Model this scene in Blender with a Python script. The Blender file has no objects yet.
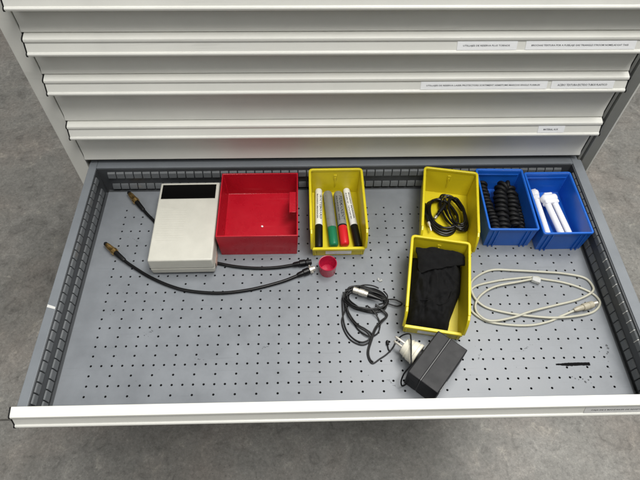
import bpy, bmesh, math, random
from mathutils import Vector, Matrix, noise
random.seed(7)
S = 0.001                       # all shapes are given in millimetres
PI = math.pi
scene = bpy.context.scene
COL = scene.collection

# ------------------------------------------------------------------ materials
def mat(name, col, rough=0.5, var=0.0, vscale=30, bump=0.0, bscale=200, metallic=0.0, spec=0.5,
        spots=0.0, spot_col=(0.02, 0.02, 0.02), spot_scale=60, spot_thr=0.68, trans=0.0, coat=0.0, alpha=1.0, sss=0.0, scr=0.0, scr_col=(.5, .5, .5), scr_scale=1.0):
    m = bpy.data.materials.new(name); m.use_nodes = True
    nt = m.node_tree; N = nt.nodes; L = nt.links
    b = N['Principled BSDF']
    b.inputs['Roughness'].default_value = rough
    b.inputs['Metallic'].default_value = metallic
    b.inputs['Specular IOR Level'].default_value = spec
    b.inputs['Transmission Weight'].default_value = trans
    b.inputs['Coat Weight'].default_value = coat
    b.inputs['Alpha'].default_value = alpha
    if sss:
        b.inputs['Subsurface Weight'].default_value = sss
        b.inputs['Subsurface Radius'].default_value = (0.004, 0.002, 0.002)
        b.inputs['Subsurface Scale'].default_value = 1.0
    tc = N.new('ShaderNodeTexCoord')
    base = None
    if var > 0:
        n = N.new('ShaderNodeTexNoise'); n.inputs['Scale'].default_value = vscale
        n.inputs['Detail'].default_value = 6; n.inputs['Roughness'].default_value = 0.65
        L.new(tc.outputs['Object'], n.inputs['Vector'])
        r = N.new('ShaderNodeMapRange'); r.inputs['From Min'].default_value = 0.3; r.inputs['From Max'].default_value = 0.7
        r.inputs['To Min'].default_value = 1 - var; r.inputs['To Max'].default_value = 1 + var
        L.new(n.outputs['Fac'], r.inputs['Value'])
        mx = N.new('ShaderNodeMix'); mx.data_type = 'RGBA'; mx.blend_type = 'MULTIPLY'
        mx.inputs['Factor'].default_value = 1
        mx.inputs['A'].default_value = (*col, 1)
        L.new(r.outputs['Result'], mx.inputs['B'])
        base = mx.outputs['Result']
        rr = N.new('ShaderNodeMapRange'); rr.inputs['From Min'].default_value = 0.3; rr.inputs['From Max'].default_value = 0.7
        rr.inputs['To Min'].default_value = max(0.03, rough - 0.06); rr.inputs['To Max'].default_value = min(1, rough + 0.08)
        L.new(n.outputs['Fac'], rr.inputs['Value']); L.new(rr.outputs['Result'], b.inputs['Roughness'])
    else:
        b.inputs['Base Color'].default_value = (*col, 1)
    if spots > 0:
        n2 = N.new('ShaderNodeTexNoise'); n2.inputs['Scale'].default_value = spot_scale
        n2.inputs['Detail'].default_value = 8; n2.inputs['Roughness'].default_value = 0.75
        L.new(tc.outputs['Object'], n2.inputs['Vector'])
        r2 = N.new('ShaderNodeMapRange'); r2.inputs['From Min'].default_value = spot_thr; r2.inputs['From Max'].default_value = spot_thr + 0.06
        r2.inputs['To Max'].default_value = spots
        L.new(n2.outputs['Fac'], r2.inputs['Value'])
        m2 = N.new('ShaderNodeMix'); m2.data_type = 'RGBA'
        L.new(r2.outputs['Result'], m2.inputs['Factor'])
        if base: L.new(base, m2.inputs['A'])
        else: m2.inputs['A'].default_value = (*col, 1)
        m2.inputs['B'].default_value = (*spot_col, 1)
        base = m2.outputs['Result']
    if scr > 0:
        for rot, sc in ((0.35, (9, 260, 60)), (-0.9, (7, 300, 50))):
            mp = N.new('ShaderNodeMapping'); mp.inputs['Rotation'].default_value = (0, 0, rot)
            mp.inputs['Scale'].default_value = tuple(q*scr_scale for q in sc)
            L.new(tc.outputs['Object'], mp.inputs['Vector'])
            n4 = N.new('ShaderNodeTexNoise'); n4.inputs['Scale'].default_value = 1.0; n4.inputs['Detail'].default_value = 2
            L.new(mp.outputs['Vector'], n4.inputs['Vector'])
            r4 = N.new('ShaderNodeMapRange'); r4.inputs['From Min'].default_value = .66; r4.inputs['From Max'].default_value = .76
            r4.inputs['To Max'].default_value = scr; L.new(n4.outputs['Fac'], r4.inputs['Value'])
            m4 = N.new('ShaderNodeMix'); m4.data_type = 'RGBA'; L.new(r4.outputs['Result'], m4.inputs['Factor'])
            if base: L.new(base, m4.inputs['A'])
            else: m4.inputs['A'].default_value = (*col, 1)
            m4.inputs['B'].default_value = (*scr_col, 1); base = m4.outputs['Result']
    if base: L.new(base, b.inputs['Base Color'])
    if bump > 0:
        n3 = N.new('ShaderNodeTexNoise'); n3.inputs['Scale'].default_value = bscale; n3.inputs['Detail'].default_value = 4
        L.new(tc.outputs['Object'], n3.inputs['Vector'])
        bp = N.new('ShaderNodeBump'); bp.inputs['Strength'].default_value = bump; bp.inputs['Distance'].default_value = 0.001
        L.new(n3.outputs['Fac'], bp.inputs['Height']); L.new(bp.outputs['Normal'], b.inputs['Normal'])
    return m

def concrete():
    m = bpy.data.materials.new('concrete'); m.use_nodes = True
    nt = m.node_tree; N = nt.nodes; L = nt.links; b = N['Principled BSDF']
    tc = N.new('ShaderNodeTexCoord')
    def nz(scale, detail=8, rough=0.7, dist=0.0):
        n = N.new('ShaderNodeTexNoise'); n.inputs['Scale'].default_value = scale; n.inputs['Detail'].default_value = detail
        n.inputs['Roughness'].default_value = rough; n.inputs['Distortion'].default_value = dist
        L.new(tc.outputs['Object'], n.inputs['Vector']); return n
    def ramp(src, stops):
        r = N.new('ShaderNodeValToRGB'); e = r.color_ramp.elements
        e[0].position, e[0].color = stops[0][0], (*stops[0][1], 1)
        e[1].position, e[1].color = stops[-1][0], (*stops[-1][1], 1)
        for p, c in stops[1:-1]:
            k = e.new(p); k.color = (*c, 1)
        L.new(src, r.inputs['Fac']); return r.outputs['Color']
    def mul(a, bb, f=1.0, mode='MULTIPLY'):
        x = N.new('ShaderNodeMix'); x.data_type = 'RGBA'; x.blend_type = mode; x.inputs['Factor'].default_value = f
        L.new(a, x.inputs['A']); L.new(bb, x.inputs['B']); return x.outputs['Result']
    c = ramp(nz(2.6, 10, 0.72, 0.6).outputs['Fac'], [(0.30, (.185, .180, .165)), (0.5, (.246, .239, .221)), (0.68, (.315, .305, .284))])
    c = mul(c, ramp(nz(17, 9, 0.75, 0.8).outputs['Fac'], [(0.30, (.58, .575, .57)), (0.46, (.97, .97, .97)), (0.57, (1.05, 1.05, 1.05)), (0.68, (1.5, 1.48, 1.43))]))
    c = mul(c, ramp(nz(95, 4, 0.7).outputs['Fac'], [(0.30, (.80, .80, .80)), (0.5, (1, 1, 1)), (0.70, (1.16, 1.16, 1.16))]))
    # gritty flecks and wormy pale veins
    c = mul(c, ramp(nz(230, 3, 0.8).outputs['Fac'], [(0.30, (.5, .5, .5)), (0.42, (1, 1, 1)), (0.58, (1, 1, 1)), (0.70, (1.5, 1.5, 1.47))]))
    vn = nz(9, 9, 0.72, 1.6).outputs['Fac']
    c = mul(c, ramp(vn, [(0.40, (1, 1, 1)), (0.485, (1.02, 1.02, 1.02)), (0.50, (1.16, 1.155, 1.14)), (0.515, (1.02, 1.02, 1.02)), (0.6, (1, 1, 1))]), .8)
    # reddish dusty patches
    c = mul(c, ramp(nz(4.2, 6, 0.6).outputs['Fac'], [(0.45, (1, 1, 1)), (0.72, (1.05, .985, .955))]))
    # fine curved cracks and scratches
    v = N.new('ShaderNodeTexVoronoi'); v.feature = 'DISTANCE_TO_EDGE'; v.inputs['Scale'].default_value = 1.15
    w = N.new('ShaderNodeTexNoise'); w.inputs['Scale'].default_value = 2.5; w.inputs['Detail'].default_value = 5
    L.new(tc.outputs['Object'], w.inputs['Vector'])
    ad = N.new('ShaderNodeMix'); ad.data_type = 'RGBA'; ad.blend_type = 'ADD'; ad.inputs['Factor'].default_value = 0.5
    L.new(tc.outputs['Object'], ad.inputs['A']); L.new(w.outputs['Color'], ad.inputs['B'])
    L.new(ad.outputs['Result'], v.inputs['Vector'])
    c = mul(c, ramp(v.outputs['Distance'], [(0.0, (.84, .84, .83)), (0.002, (.93, .93, .93)), (0.005, (1, 1, 1))]))
    L.new(c, b.inputs['Base Color'])
    rg = N.new('ShaderNodeMapRange'); rg.inputs['To Min'].default_value = 0.42; rg.inputs['To Max'].default_value = 0.72
    L.new(nz(6).outputs['Fac'], rg.inputs['Value']); L.new(rg.outputs['Result'], b.inputs['Roughness'])
    bp = N.new('ShaderNodeBump'); bp.inputs['Strength'].default_value = 0.25; bp.inputs['Distance'].default_value = 0.003
    L.new(nz(70, 6).outputs['Fac'], bp.inputs['Height']); L.new(bp.outputs['Normal'], b.inputs['Normal'])
    return m

M = dict(
    concrete=concrete(),
    joint=mat('joint_filler', (.115, .11, .10), .9, var=.3),
    cab=mat('light_grey_paint', (.74, .738, .69), .34, var=.035, vscale=9, bump=.03, bscale=900, spots=.5, spot_col=(.16, .15, .13), spot_scale=42, spot_thr=.715, scr=.16, scr_col=(.38, .37, .33)),
    post=mat('grey_and_shade_paint', (.22, .225, .212), .45, var=.06, vscale=20),  # plain grey; on the right corner post it paints in the shade
    steel=mat('blue_grey_paint', (.19, .204, .222), .36, scr=.30, scr_col=(.11, .12, .13), var=.12, vscale=14, bump=.04, bscale=700, spots=.55, spot_col=(.10, .11, .12), spot_scale=38, spot_thr=.72),
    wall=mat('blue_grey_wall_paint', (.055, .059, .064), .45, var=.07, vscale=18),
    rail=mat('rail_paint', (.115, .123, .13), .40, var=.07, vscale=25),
    rim=mat('rim_paint', (.175, .19, .207), .36, var=.06, vscale=16, spots=.5, spot_col=(.12, .13, .14), spot_scale=45, spot_thr=.72),
    dark=mat('dark_void', (.008, .008, .009), .9),  # shade in the floor holes and inside the cabinet, put into the colour
    edge=mat('chip_and_slot_glint', (.6, .6, .58), .4),  # pale paint chip; also the painted light on the slot edges
    black=mat('black_plastic', (.006, .006, .0065), .45, spec=.3, bump=.05, bscale=900),
    rubber=mat('black_rubber', (.0045, .0045, .005), .58, spec=.3, var=.15, vscale=60),
    cable=mat('black_cable', (.004, .004, .0045), .36, spec=.32),
    paper=mat('white_paper', (.86, .87, .88), .55, var=.03, vscale=80),
    paper2=mat('dull_label', (.66, .66, .65), .55, var=.05, vscale=80),
    ink=mat('ink', (.035, .038, .05), .7),
    white=mat('off_white_plastic', (.54, .53, .47), .42, var=.05, vscale=35, bump=.10, bscale=1400, spots=.3, spot_col=(.35, .33, .28), spot_scale=60, spot_thr=.72),
    window=mat('dark_window', (.002, .002, .002), .2, spec=.15),
    red=mat('red_plastic', (.43, .006, .018), .28, scr=.28, scr_col=(.62, .12, .13), var=.07, vscale=25, bump=.04, bscale=600, spots=.35, spot_col=(.30, .02, .03), spot_scale=60, spot_thr=.72, sss=.0),
    cup=mat('red_cup_plastic', (.55, .014, .06), .25, var=.06, vscale=60, trans=.25),
    yellow=mat('yellow_plastic', (.64, .53, .012), .36, scr=.26, scr_col=(.40, .32, .05), var=.07, vscale=22, bump=.05, bscale=500, spots=.45, spot_col=(.32, .25, .02), spot_scale=55, spot_thr=.71),
    blue=mat('blue_plastic', (.010, .115, .52), .34, scr=.22, scr_col=(.12, .25, .55), var=.08, vscale=22, bump=.05, bscale=500, spots=.3, spot_col=(.02, .07, .25), spot_scale=60, spot_thr=.72),
    fabric=mat('black_fabric', (.006, .006, .0065), .95, var=.35, vscale=140, bump=.6, bscale=1600, spec=.2),
    gold=mat('brass', (.72, .46, .17), .30, metallic=1, var=.15, vscale=90),
    silver=mat('nickel', (.70, .67, .60), .42, metallic=.8, var=.08, vscale=90),
    adapter=mat('matte_black_plastic', (.013, .013, .0145), .52, scr=.25, scr_col=(.06, .06, .06), spec=.35, bump=.12, bscale=1500, var=.1, vscale=40),
    seam=mat('worn_seam', (.11, .11, .11), .5),
    ivory=mat('ivory_plastic', (.70, .67, .56), .38, var=.04, vscale=60),
    beige=mat('beige_cable', (.44, .43, .35), .42, var=.06, vscale=60),
    beige2=mat('beige_shell', (.38, .35, .27), .36, var=.08, vscale=60),
    clear=mat('clear_plastic', (.72, .73, .71), .28, trans=.45),
    lamp=mat('lamp_white', (.82, .82, .84), .3, sss=.0),
    mwhite=mat('marker_white', (.78, .78, .77), .3),
    mgrey=mat('marker_grey', (.27, .28, .285), .30, metallic=.25, var=.05, vscale=60),
    mblack=mat('marker_black', (.006, .006, .006), .38, spec=.3),
    mgreen=mat('marker_green', (.006, .16, .075), .35),
    mred=mat('marker_red', (.58, .012, .02), .35),
    mark=mat('black_residue', (.006, .006, .0065), .95, spec=.1),
    scuff=mat('scuff', (.07, .075, .08), .8),
    sticker=mat('faded_sticker', (.58, .40, .33), .6, var=.2, vscale=120),
)

# ------------------------------------------------------------------ mesh helpers
def catmull(P, n=8, closed=False):
    P = [Vector(p) for p in P]; out = []; k = len(P)
    rng = range(k if closed else k - 1)
    for i in rng:
        if closed: a, b, c, d = P[(i-1) % k], P[i], P[(i+1) % k], P[(i+2) % k]
        else: a, b, c, d = P[max(i-1, 0)], P[i], P[i+1], P[min(i+2, k-1)]
        for j in range(n):
            t = j / n
            out.append(0.5*((2*b)+(c-a)*t+(2*a-5*b+4*c-d)*t*t+(3*b-a-3*c+d)*t**3))
    if not closed: out.append(P[-1])
    return out

class MB:
    def __init__(s): s.v = []; s.f = []
    def add(s, vs, fs):
        o = len(s.v); s.v += [tuple(v) for v in vs]; s.f += [tuple(i+o for i in f) for f in fs]; return s
    def box(s, x0, x1, y0, y1, z0, z1):
        return s.add([(x0,y0,z0),(x1,y0,z0),(x1,y1,z0),(x0,y1,z0),(x0,y0,z1),(x1,y0,z1),(x1,y1,z1),(x0,y1,z1)],
                     [(3,2,1,0),(4,5,6,7),(0,1,5,4),(1,2,6,5),(2,3,7,6),(3,0,4,7)])
    def frustum(s, b, t, z0, z1):            # b, t = (x0, x1, y0, y1) at the bottom and the top
        v = [(b[0],b[2],z0),(b[1],b[2],z0),(b[1],b[3],z0),(b[0],b[3],z0),(t[0],t[2],z1),(t[1],t[2],z1),(t[1],t[3],z1),(t[0],t[3],z1)]
        return s.add(v, [(3,2,1,0),(4,5,6,7),(0,1,5,4),(1,2,6,5),(2,3,7,6),(3,0,4,7)])
    def prism_x(s, poly, x0, x1):            # poly in (y, z)
        n = len(poly)
        v = [(x0, y, z) for y, z in poly] + [(x1, y, z) for y, z in poly]
        return s.add(v, [tuple(range(n))[::-1], tuple(range(n, 2*n))] + [(i, (i+1) % n, n+(i+1) % n, n+i) for i in range(n)])
    def prism_z(s, poly, z0, z1):
        n = len(poly)
        v = [(x, y, z0) for x, y in poly] + [(x, y, z1) for x, y in poly]
        return s.add(v, [tuple(range(n))[::-1], tuple(range(n, 2*n))] + [(i, (i+1) % n, n+(i+1) % n, n+i) for i in range(n)])
    def rect(s, a, b, c, d): return s.add([a, b, c, d], [(0, 1, 2, 3)])
    def tube(s, P, r, n=8, closed=False, cap=True):
        P = [Vector(p) for p in P]; k = len(P); rings = []
        rr = r if callable(r) else (lambda t: r)
        up = Vector((0, 0, 1)); prev = None
        for i, p in enumerate(P):
            if closed: t = P[(i+1) % k]-P[i-1]
            else: t = P[min(i+1, k-1)]-P[max(i-1, 0)]
            if t.length < 1e-9: t = Vector((1, 0, 0))
            t.normalize()
            if prev is None:
                u = up if abs(t.z) < .9 else Vector((1, 0, 0))
                nrm = t.cross(u).normalized()
            else:
                nrm = prev - t*prev.dot(t)
                nrm = nrm.normalized() if nrm.length > 1e-6 else t.orthogonal().normalized()
            prev = nrm; bn = t.cross(nrm); R = rr(i/(k-1))
            rings.append([p + (nrm*math.cos(2*PI*j/n)+bn*math.sin(2*PI*j/n))*R for j in range(n)])
        vs = [q for g in rings for q in g]; fs = []
        for i in range(k if closed else k-1):
            a, b = i*n, ((i+1) % k)*n
            fs += [(a+j, a+(j+1) % n, b+(j+1) % n, b+j) for j in range(n)]
        if cap and not closed: fs += [tuple(range(n))[::-1], tuple(range((k-1)*n, k*n))]
        return s.add(vs, fs)
    def lathe(s, prof, o, axis, n=24, cap=True):   # prof = [(distance along axis, radius)]
        o = Vector(o); ax = Vector(axis).normalized()
        u = ax.orthogonal().normalized(); w = ax.cross(u)
        vs = [o+ax*d+(u*math.cos(2*PI*j/n)+w*math.sin(2*PI*j/n))*r for d, r in prof for j in range(n)]
        k = len(prof); fs = []
        for i in range(k-1):
            fs += [(i*n+j, i*n+(j+1) % n, (i+1)*n+(j+1) % n, (i+1)*n+j) for j in range(n)]
        if cap: fs += [tuple(range(n))[::-1], tuple(range((k-1)*n, k*n))]
        return s.add(vs, fs)
    def build(s, name, m, parent=None, bevel=0, seg=2, smooth=True, angle=35, origin=(0, 0, 0)):
        me = bpy.data.meshes.new(name)
        o = Vector(origin)
        me.from_pydata([tuple((Vector(v)-o)*S) for v in s.v], [], s.f)
        bm = bmesh.new(); bm.from_mesh(me); bmesh.ops.recalc_face_normals(bm, faces=bm.faces); bm.to_mesh(me); bm.free()
        me.materials.append(m if not isinstance(m, str) else M[m])
        ob = bpy.data.objects.new(name, me); COL.objects.link(ob)
        if parent is not None: ob.parent = parent
        else: ob.location = o*S
        if bevel:
            bv = ob.modifiers.new('Bevel', 'BEVEL'); bv.width = bevel*S; bv.segments = seg
            bv.limit_method = 'ANGLE'; bv.angle_limit = math.radians(40); bv.harden_normals = False
        if smooth:
            me.set_sharp_from_angle(angle=math.radians(angle))
            for p in me.polygons: p.use_smooth = True
        return ob

def rounded(pts, r, closed, n=5):
    out = []; k = len(pts)
    for i, p in enumerate(pts):
        p = Vector((p[0], p[1]))
        if not closed and i in (0, k-1): out.append(p); continue
        a = Vector(pts[i-1][:2]); b = Vector(pts[(i+1) % k][:2])
        u = (a-p).normalized(); v = (b-p).normalized(); s0 = p+u*r; s1 = p+v*r
        for j in range(n+1):
            t = j/n; out.append(s0*(1-t)**2+p*2*t*(1-t)+s1*t*t)
    return out
def sweep_band(mb, pts, wo, wi, z0, z1, closed):
    """a flat-sided band along a plan path: wo to the left of the path, wi to its right"""
    k = len(pts); vs = []
    for i, p in enumerate(pts):
        if closed: a, b = pts[i-1], pts[(i+1) % k]
        else: a, b = pts[max(i-1, 0)], pts[min(i+1, k-1)]
        t = (b-a).normalized(); nn = Vector((-t.y, t.x))
        o_, i_ = p+nn*wo, p-nn*wi
        vs += [(o_.x, o_.y, z0), (o_.x, o_.y, z1), (i_.x, i_.y, z1), (i_.x, i_.y, z0)]
    fs = []
    for i in range(k if closed else k-1):
        a, b = i*4, ((i+1) % k)*4
        fs += [(a+j, a+(j+1) % 4, b+(j+1) % 4, b+j) for j in range(4)]
    if not closed: fs += [(0, 1, 2, 3), (k*4-4, k*4-3, k*4-2, k*4-1)]
    mb.add(vs, fs)

def tag(o, label=None, cat=None, group=None, kind=None):
    if label: o['label'] = label
    if cat: o['category'] = cat
    if group: o['group'] = group
    if kind: o['kind'] = kind
    return o
def thing(name, label, cat, loc=(0, 0, 0), rz=0.0, group=None):
    o = bpy.data.objects.new(name, None); COL.objects.link(o)
    o.empty_display_size = 0.02
    o.location = Vector(loc)*S; o.rotation_euler = (0, 0, rz)
    return tag(o, label, cat, group)

_fc = {}
def text_mesh(txt, bold=0.0):
    cu = bpy.data.curves.new('lettering', 'FONT'); cu.body = txt; cu.size = 1; cu.offset = bold
    cu.resolution_u = 2
    ob = bpy.data.objects.new('tmp', cu); COL.objects.link(ob)
    dg = bpy.context.evaluated_depsgraph_get(); dg.update()
    me = bpy.data.meshes.new_from_object(ob.evaluated_get(dg))
    bpy.data.objects.remove(ob); bpy.data.curves.remove(cu)
    return me
def lettering(txt, origin, ux, uy, width, height, m, parent, lift=.25, curl=None, bold=.012):
    """text laid in the plane ux/uy from origin (mm, in the parent's space), stretched to width x height"""
    me = text_mesh(txt, bold)
    xs = [v.co.x for v in me.vertices]; ys = [v.co.y for v in me.vertices]
    x0, x1, y0, y1 = min(xs), max(xs), min(ys), max(ys)
    ux = Vector(ux).normalized(); uy = Vector(uy).normalized(); un = ux.cross(uy); o = Vector(origin)
    for v in me.vertices:
        a = (v.co.x-x0)/(x1-x0)*width; b = (v.co.y-y0)/(y1-y0)*height
        if curl:
            th = (b-height/2)/curl
            p = o+ux*a+uy*(math.sin(th)*(curl+lift))+un*(math.cos(th)*(curl+lift))
        else: p = o+ux*a+uy*b+un*lift
        v.co = p*S
    me.materials.append(M[m])
    ob = bpy.data.objects.new('lettering', me); COL.objects.link(ob); ob.parent = parent
    return ob

# ------------------------------------------------------------------ the setting
FZ = -750
g = MB(); g.rect((-9000, -9000, FZ), (9000, -9000, FZ), (9000, 9000, FZ), (-9000, 9000, FZ))
tag(g.build('floor', 'concrete', smooth=False), kind='structure')
g = MB(); g.add([(-9000, 190, FZ+1.5), (9000, 196, FZ+1.5), (9000, 201, FZ+1.5), (-9000, 195, FZ+1.5)], [(0, 1, 2, 3)])
tag(g.build('floor_joint', 'joint', smooth=False), kind='structure')

# ------------------------------------------------------------------ cabinet
YC = 443.0
cab = thing('tool_cabinet', 'light grey steel tool cabinet body framing the closed drawers', 'cabinet', (-9, YC, FZ))
def cb(mb, name, m, **k): return mb.build(name, m, cab, origin=(-9, YC, FZ), **k)
TOP = 556
cb(MB().box(-525, -497.2, 441.5, 470, FZ+60, TOP-4), 'corner_post', 'cab', bevel=1.0)
p = cb(MB().box(483.5, 503.2, 441.5, 470, FZ+60, TOP-4), 'corner_post', 'post', bevel=1.0); p['label'] = 'corner post with its shade put into the darker grey'  # this post stands in shade, put into its darker colour
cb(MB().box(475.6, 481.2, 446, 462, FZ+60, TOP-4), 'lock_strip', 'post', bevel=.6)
cb(MB().box(-525, -523, 470.2, 1015, FZ+60, TOP-4), 'side_panel', 'cab')
cb(MB().box(503.4, 506.2, 441.0, 1015, FZ+60, TOP-4), 'side_panel', 'cab', bevel=.8)
cb(MB().box(-522.8, 503.2, 1013, 1015.5, FZ+60, TOP-4.2), 'back_panel', 'cab')
cb(MB().box(-526, 507, 440, 1016, TOP-3.8, TOP), 'top_panel', 'cab', bevel=1)
cb(MB().box(-520, 501, 455, 1010, FZ, FZ+59.5), 'plinth', 'post')
cb(MB().box(-495, 475, 560, 562, FZ+60, TOP-5), 'inner_shade_sheet', 'dark')  # added black sheet that paints the shade inside the cabinet
cb(MB().box(-495.5, 471, 443, 446, FZ+66, -34), 'front_panel', 'cab', bevel=1)

# ------------------------------------------------------------------ drawer fronts
PROF = [(-1.2, 0), (0, 0), (11.0, 2.6), (13.2, 3.8), (14.2, 6.2), (13.8, 8.4), (12.4, 9.6), (17.2, 23.2), (19.6, 23.8), (20.9, 25.6), (20.5, 28.6), (18.8, 29.6), (-.4, 29.6), (-.4, 2.4), (-1.2, 2.4)]
LX, RX = -493.5, 471.5
def front(th, yp, G, bottom, org, cards):
    """front panel, handle rail, end caps and label cards of one drawer; yp = plane of the panel, G = its top"""
    ox, oy, oz = org
    pr = lambda k, e=0: [(yp-d*k+(0), G-h) for d, h in PROF]
    B = bottom
    MB().prism_x([(yp+.6, G-29.4), (yp+.6, B+10), (yp-2.6, B+2.2), (yp-2.6, B), (yp+1.2, B), (yp+1.2, G-2.6), (yp+.6, G-2.6)], LX-2.6, RX-.5).build('front_panel', 'cab', th, bevel=.5, origin=org)
    MB().prism_x(pr(1), LX, RX).build('handle_rail', 'cab', th, bevel=.35, origin=org)
    cen = (9, 15)
    capp = [(yp-(cen[0]+(d-cen[0])*1.05), G-(cen[1]+(h-cen[1])*1.04)) for d, h in PROF if d >= -.5]
    MB().prism_x(capp, LX-2.0, LX-.05).build('end_cap', 'black', th, origin=org)
    MB().prism_x(capp, RX+.05, RX+2.0).build('end_cap', 'black', th, origin=org)
    top = Vector((0, yp-12.6, G-10.2)); low = Vector((0, yp-17.0, G-22.7))
    uy = (top-low).normalized(); un = Vector((1, 0, 0)).cross(uy)
    for (x0, x1, tx0, tx1, txt, m) in cards:
        o = low+un*.35
        a = Vector((x0, o.y, o.z)); b = Vector((x1, o.y, o.z)); hh = uy*(top-low).length
        mb = MB(); q = un*.5
        mb.add([a, b, b+hh, a+hh, a+q, b+q, b+hh+q, a+hh+q], [(3,2,1,0),(4,5,6,7),(0,1,5,4),(1,2,6,5),(2,3,7,6),(3,0,4,7)])
        c = mb.build('label_card', m, th, smooth=False, origin=org)
        lo = Vector((tx0, o.y, o.z))+un*.5+uy*4.6-Vector(org)
        lettering(txt, lo, (1, 0, 0), uy, tx1-tx0, 3.4, 'ink', c, .15, bold=.016)

GS = [(426.0, 352.0), (350.4, 275.8), (274.2, 175.2), (173.6, 75.2)]
CARDS = [
    [],
    [(167.8, 261.6, 177, 250, 'UTILLAJES DE RESERVA PLUS TORNOS', 'paper'), (275, 448.7, 284, 437, 'BROCHAS TEXTURA POR A FUSELAJE GAS TRIANGLE STROOM NOMELAS KAT TASS', 'paper')],
    [(123.6, 336.4, 133, 324, 'UTILLAJES DE RESERVA LASER PROTECTORS SORTIMENT ARMSTUMS MARCOS SINGLE FUSIBLES', 'paper'), (343.2, 449.5, 354, 438, 'ACERO TEXTURA ESCTIDO TUBOS PLASTICO', 'paper')],
    [(355.9, 404.9, 366, 393, 'MATERIAL AUX', 'paper')],
]
DL = ['topmost closed drawer, mostly cut off by the photo, without any label card',
      'closed shallow drawer second from the top with two long white label cards',
      'closed drawer third from the top, its longest label card beside a shorter one',
      'closed drawer just above the open one with a single short label card']
for (G, B), cards, lab in zip(GS, CARDS, DL):
    th = thing('cabinet_drawer', 'light grey ' + lab, 'drawer', (-9, YC, B), group='closed drawers of the cabinet')
    front(th, YC, G, B, (-9, YC, B), cards)
    # the body of the drawer behind its front
    b = MB(); b.box(-480, 465, YC+9, YC+100, B+8, B+10); b.box(-480, -478, YC+9, YC+100, B+10.2, G-8); b.box(463, 465, YC+9, YC+100, B+10.2, G-8)
    b.build('drawer_box', 'wall', th, origin=(-9, YC, B))

# ------------------------------------------------------------------ the open drawer
OX, OY = -9.0, 200.0
ORG = (OX, OY, 0)
dr = thing('cabinet_drawer', 'pulled-out open drawer with a blue-grey perforated floor holding all the small parts', 'drawer', ORG)
front(dr, -38.2, 73.0, -4, ORG, [(335.5, 462, 345, 452, 'CAJA DE E MANDRILES DE ADAPTADORES DE M8', 'paper2')])
# perforated floor: 17 mm raster, full rows alternate with half rows
X0, X1, Y0, Y1 = -470.0, 452.0, -36.8, 422.0
fl = MB(); HR = 1.95; NH = 12
def quad(x0, x1, y0, y1): fl.rect((x0, y0, 0), (x1, y0, 0), (x1, y1, 0), (x0, y1, 0))
gx0, gy0 = -425-8.5, -8.5
quad(X0, X1, Y0, gy0); quad(X0, X1, gy0+17*23, Y1)
quad(X0, gx0, gy0, gy0+17*23); quad(gx0+17*51, X1, gy0, gy0+17*23)
for k in range(23):
    for i in range(51):
        cx, cy = (i-25)*17.0, k*17.0
        if k % 2 == 0 and i % 2: quad(cx-8.5, cx+8.5, cy-8.5, cy+8.5); continue
        vs = []
        for j in range(NH):
            a = 2*PI*(j+.5)/NH; c, s_ = math.cos(a), math.sin(a); q = 8.5/max(abs(c), abs(s_))
            vs.append((cx+c*q, cy+s_*q, 0))
        ring = [(cx+HR*math.cos(2*PI*(j+.5)/NH), cy+HR*math.sin(2*PI*(j+.5)/NH), 0) for j in range(NH)]
        low = [(x, y, -1.6) for x, y, z in ring]
        cor = [(cx+8.5, cy+8.5, 0), (cx-8.5, cy+8.5, 0), (cx-8.5, cy-8.5, 0), (cx+8.5, cy-8.5, 0)]
        fs = []
        for j in range(NH):
            k2 = (j+1) % NH
            fs += [(j, k2, NH+k2, NH+j), (NH+j, NH+k2, 2*NH+k2, 2*NH+j)]
        # square corners
        for ci, (j, k2) in enumerate(((1, 1), (4, 4), (7, 7), (10, 10))):
            pass
        o = len(vs)+2*NH
        fs2 = []
        for ci in range(4):
            ang = PI/4+ci*PI/2
            j = int((ang/(2*PI))*NH-.5); fs2.append((j % NH, o+ci, (j+1) % NH))
        fl.add(vs+ring+low+cor, fs+fs2)
me = fl.build('floor_panel', 'steel', dr, smooth=False, origin=ORG)
MB().box(X0, X1, Y0, Y1, -9, -7.5).build('hole_shade_sheet', 'dark', dr, origin=ORG)  # added dark sheet below the floor, paints the shade in its holes

WH = 62.0
# walls (butted behind the floor edges)
WL, WR, WB = -476.0, 458.0, 429.0
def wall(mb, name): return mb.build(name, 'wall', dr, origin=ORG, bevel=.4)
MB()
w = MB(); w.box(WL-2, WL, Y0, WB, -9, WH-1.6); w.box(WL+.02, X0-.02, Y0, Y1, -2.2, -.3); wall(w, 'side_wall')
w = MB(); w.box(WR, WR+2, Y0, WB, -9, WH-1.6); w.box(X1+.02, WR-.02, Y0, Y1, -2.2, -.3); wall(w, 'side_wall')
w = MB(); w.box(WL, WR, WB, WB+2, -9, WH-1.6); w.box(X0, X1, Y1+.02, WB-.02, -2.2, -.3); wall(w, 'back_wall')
w = MB(); w.box(WL, WR, Y0-.19, Y0-.02, -3, WH); wall(w, 'front_wall')
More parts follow.
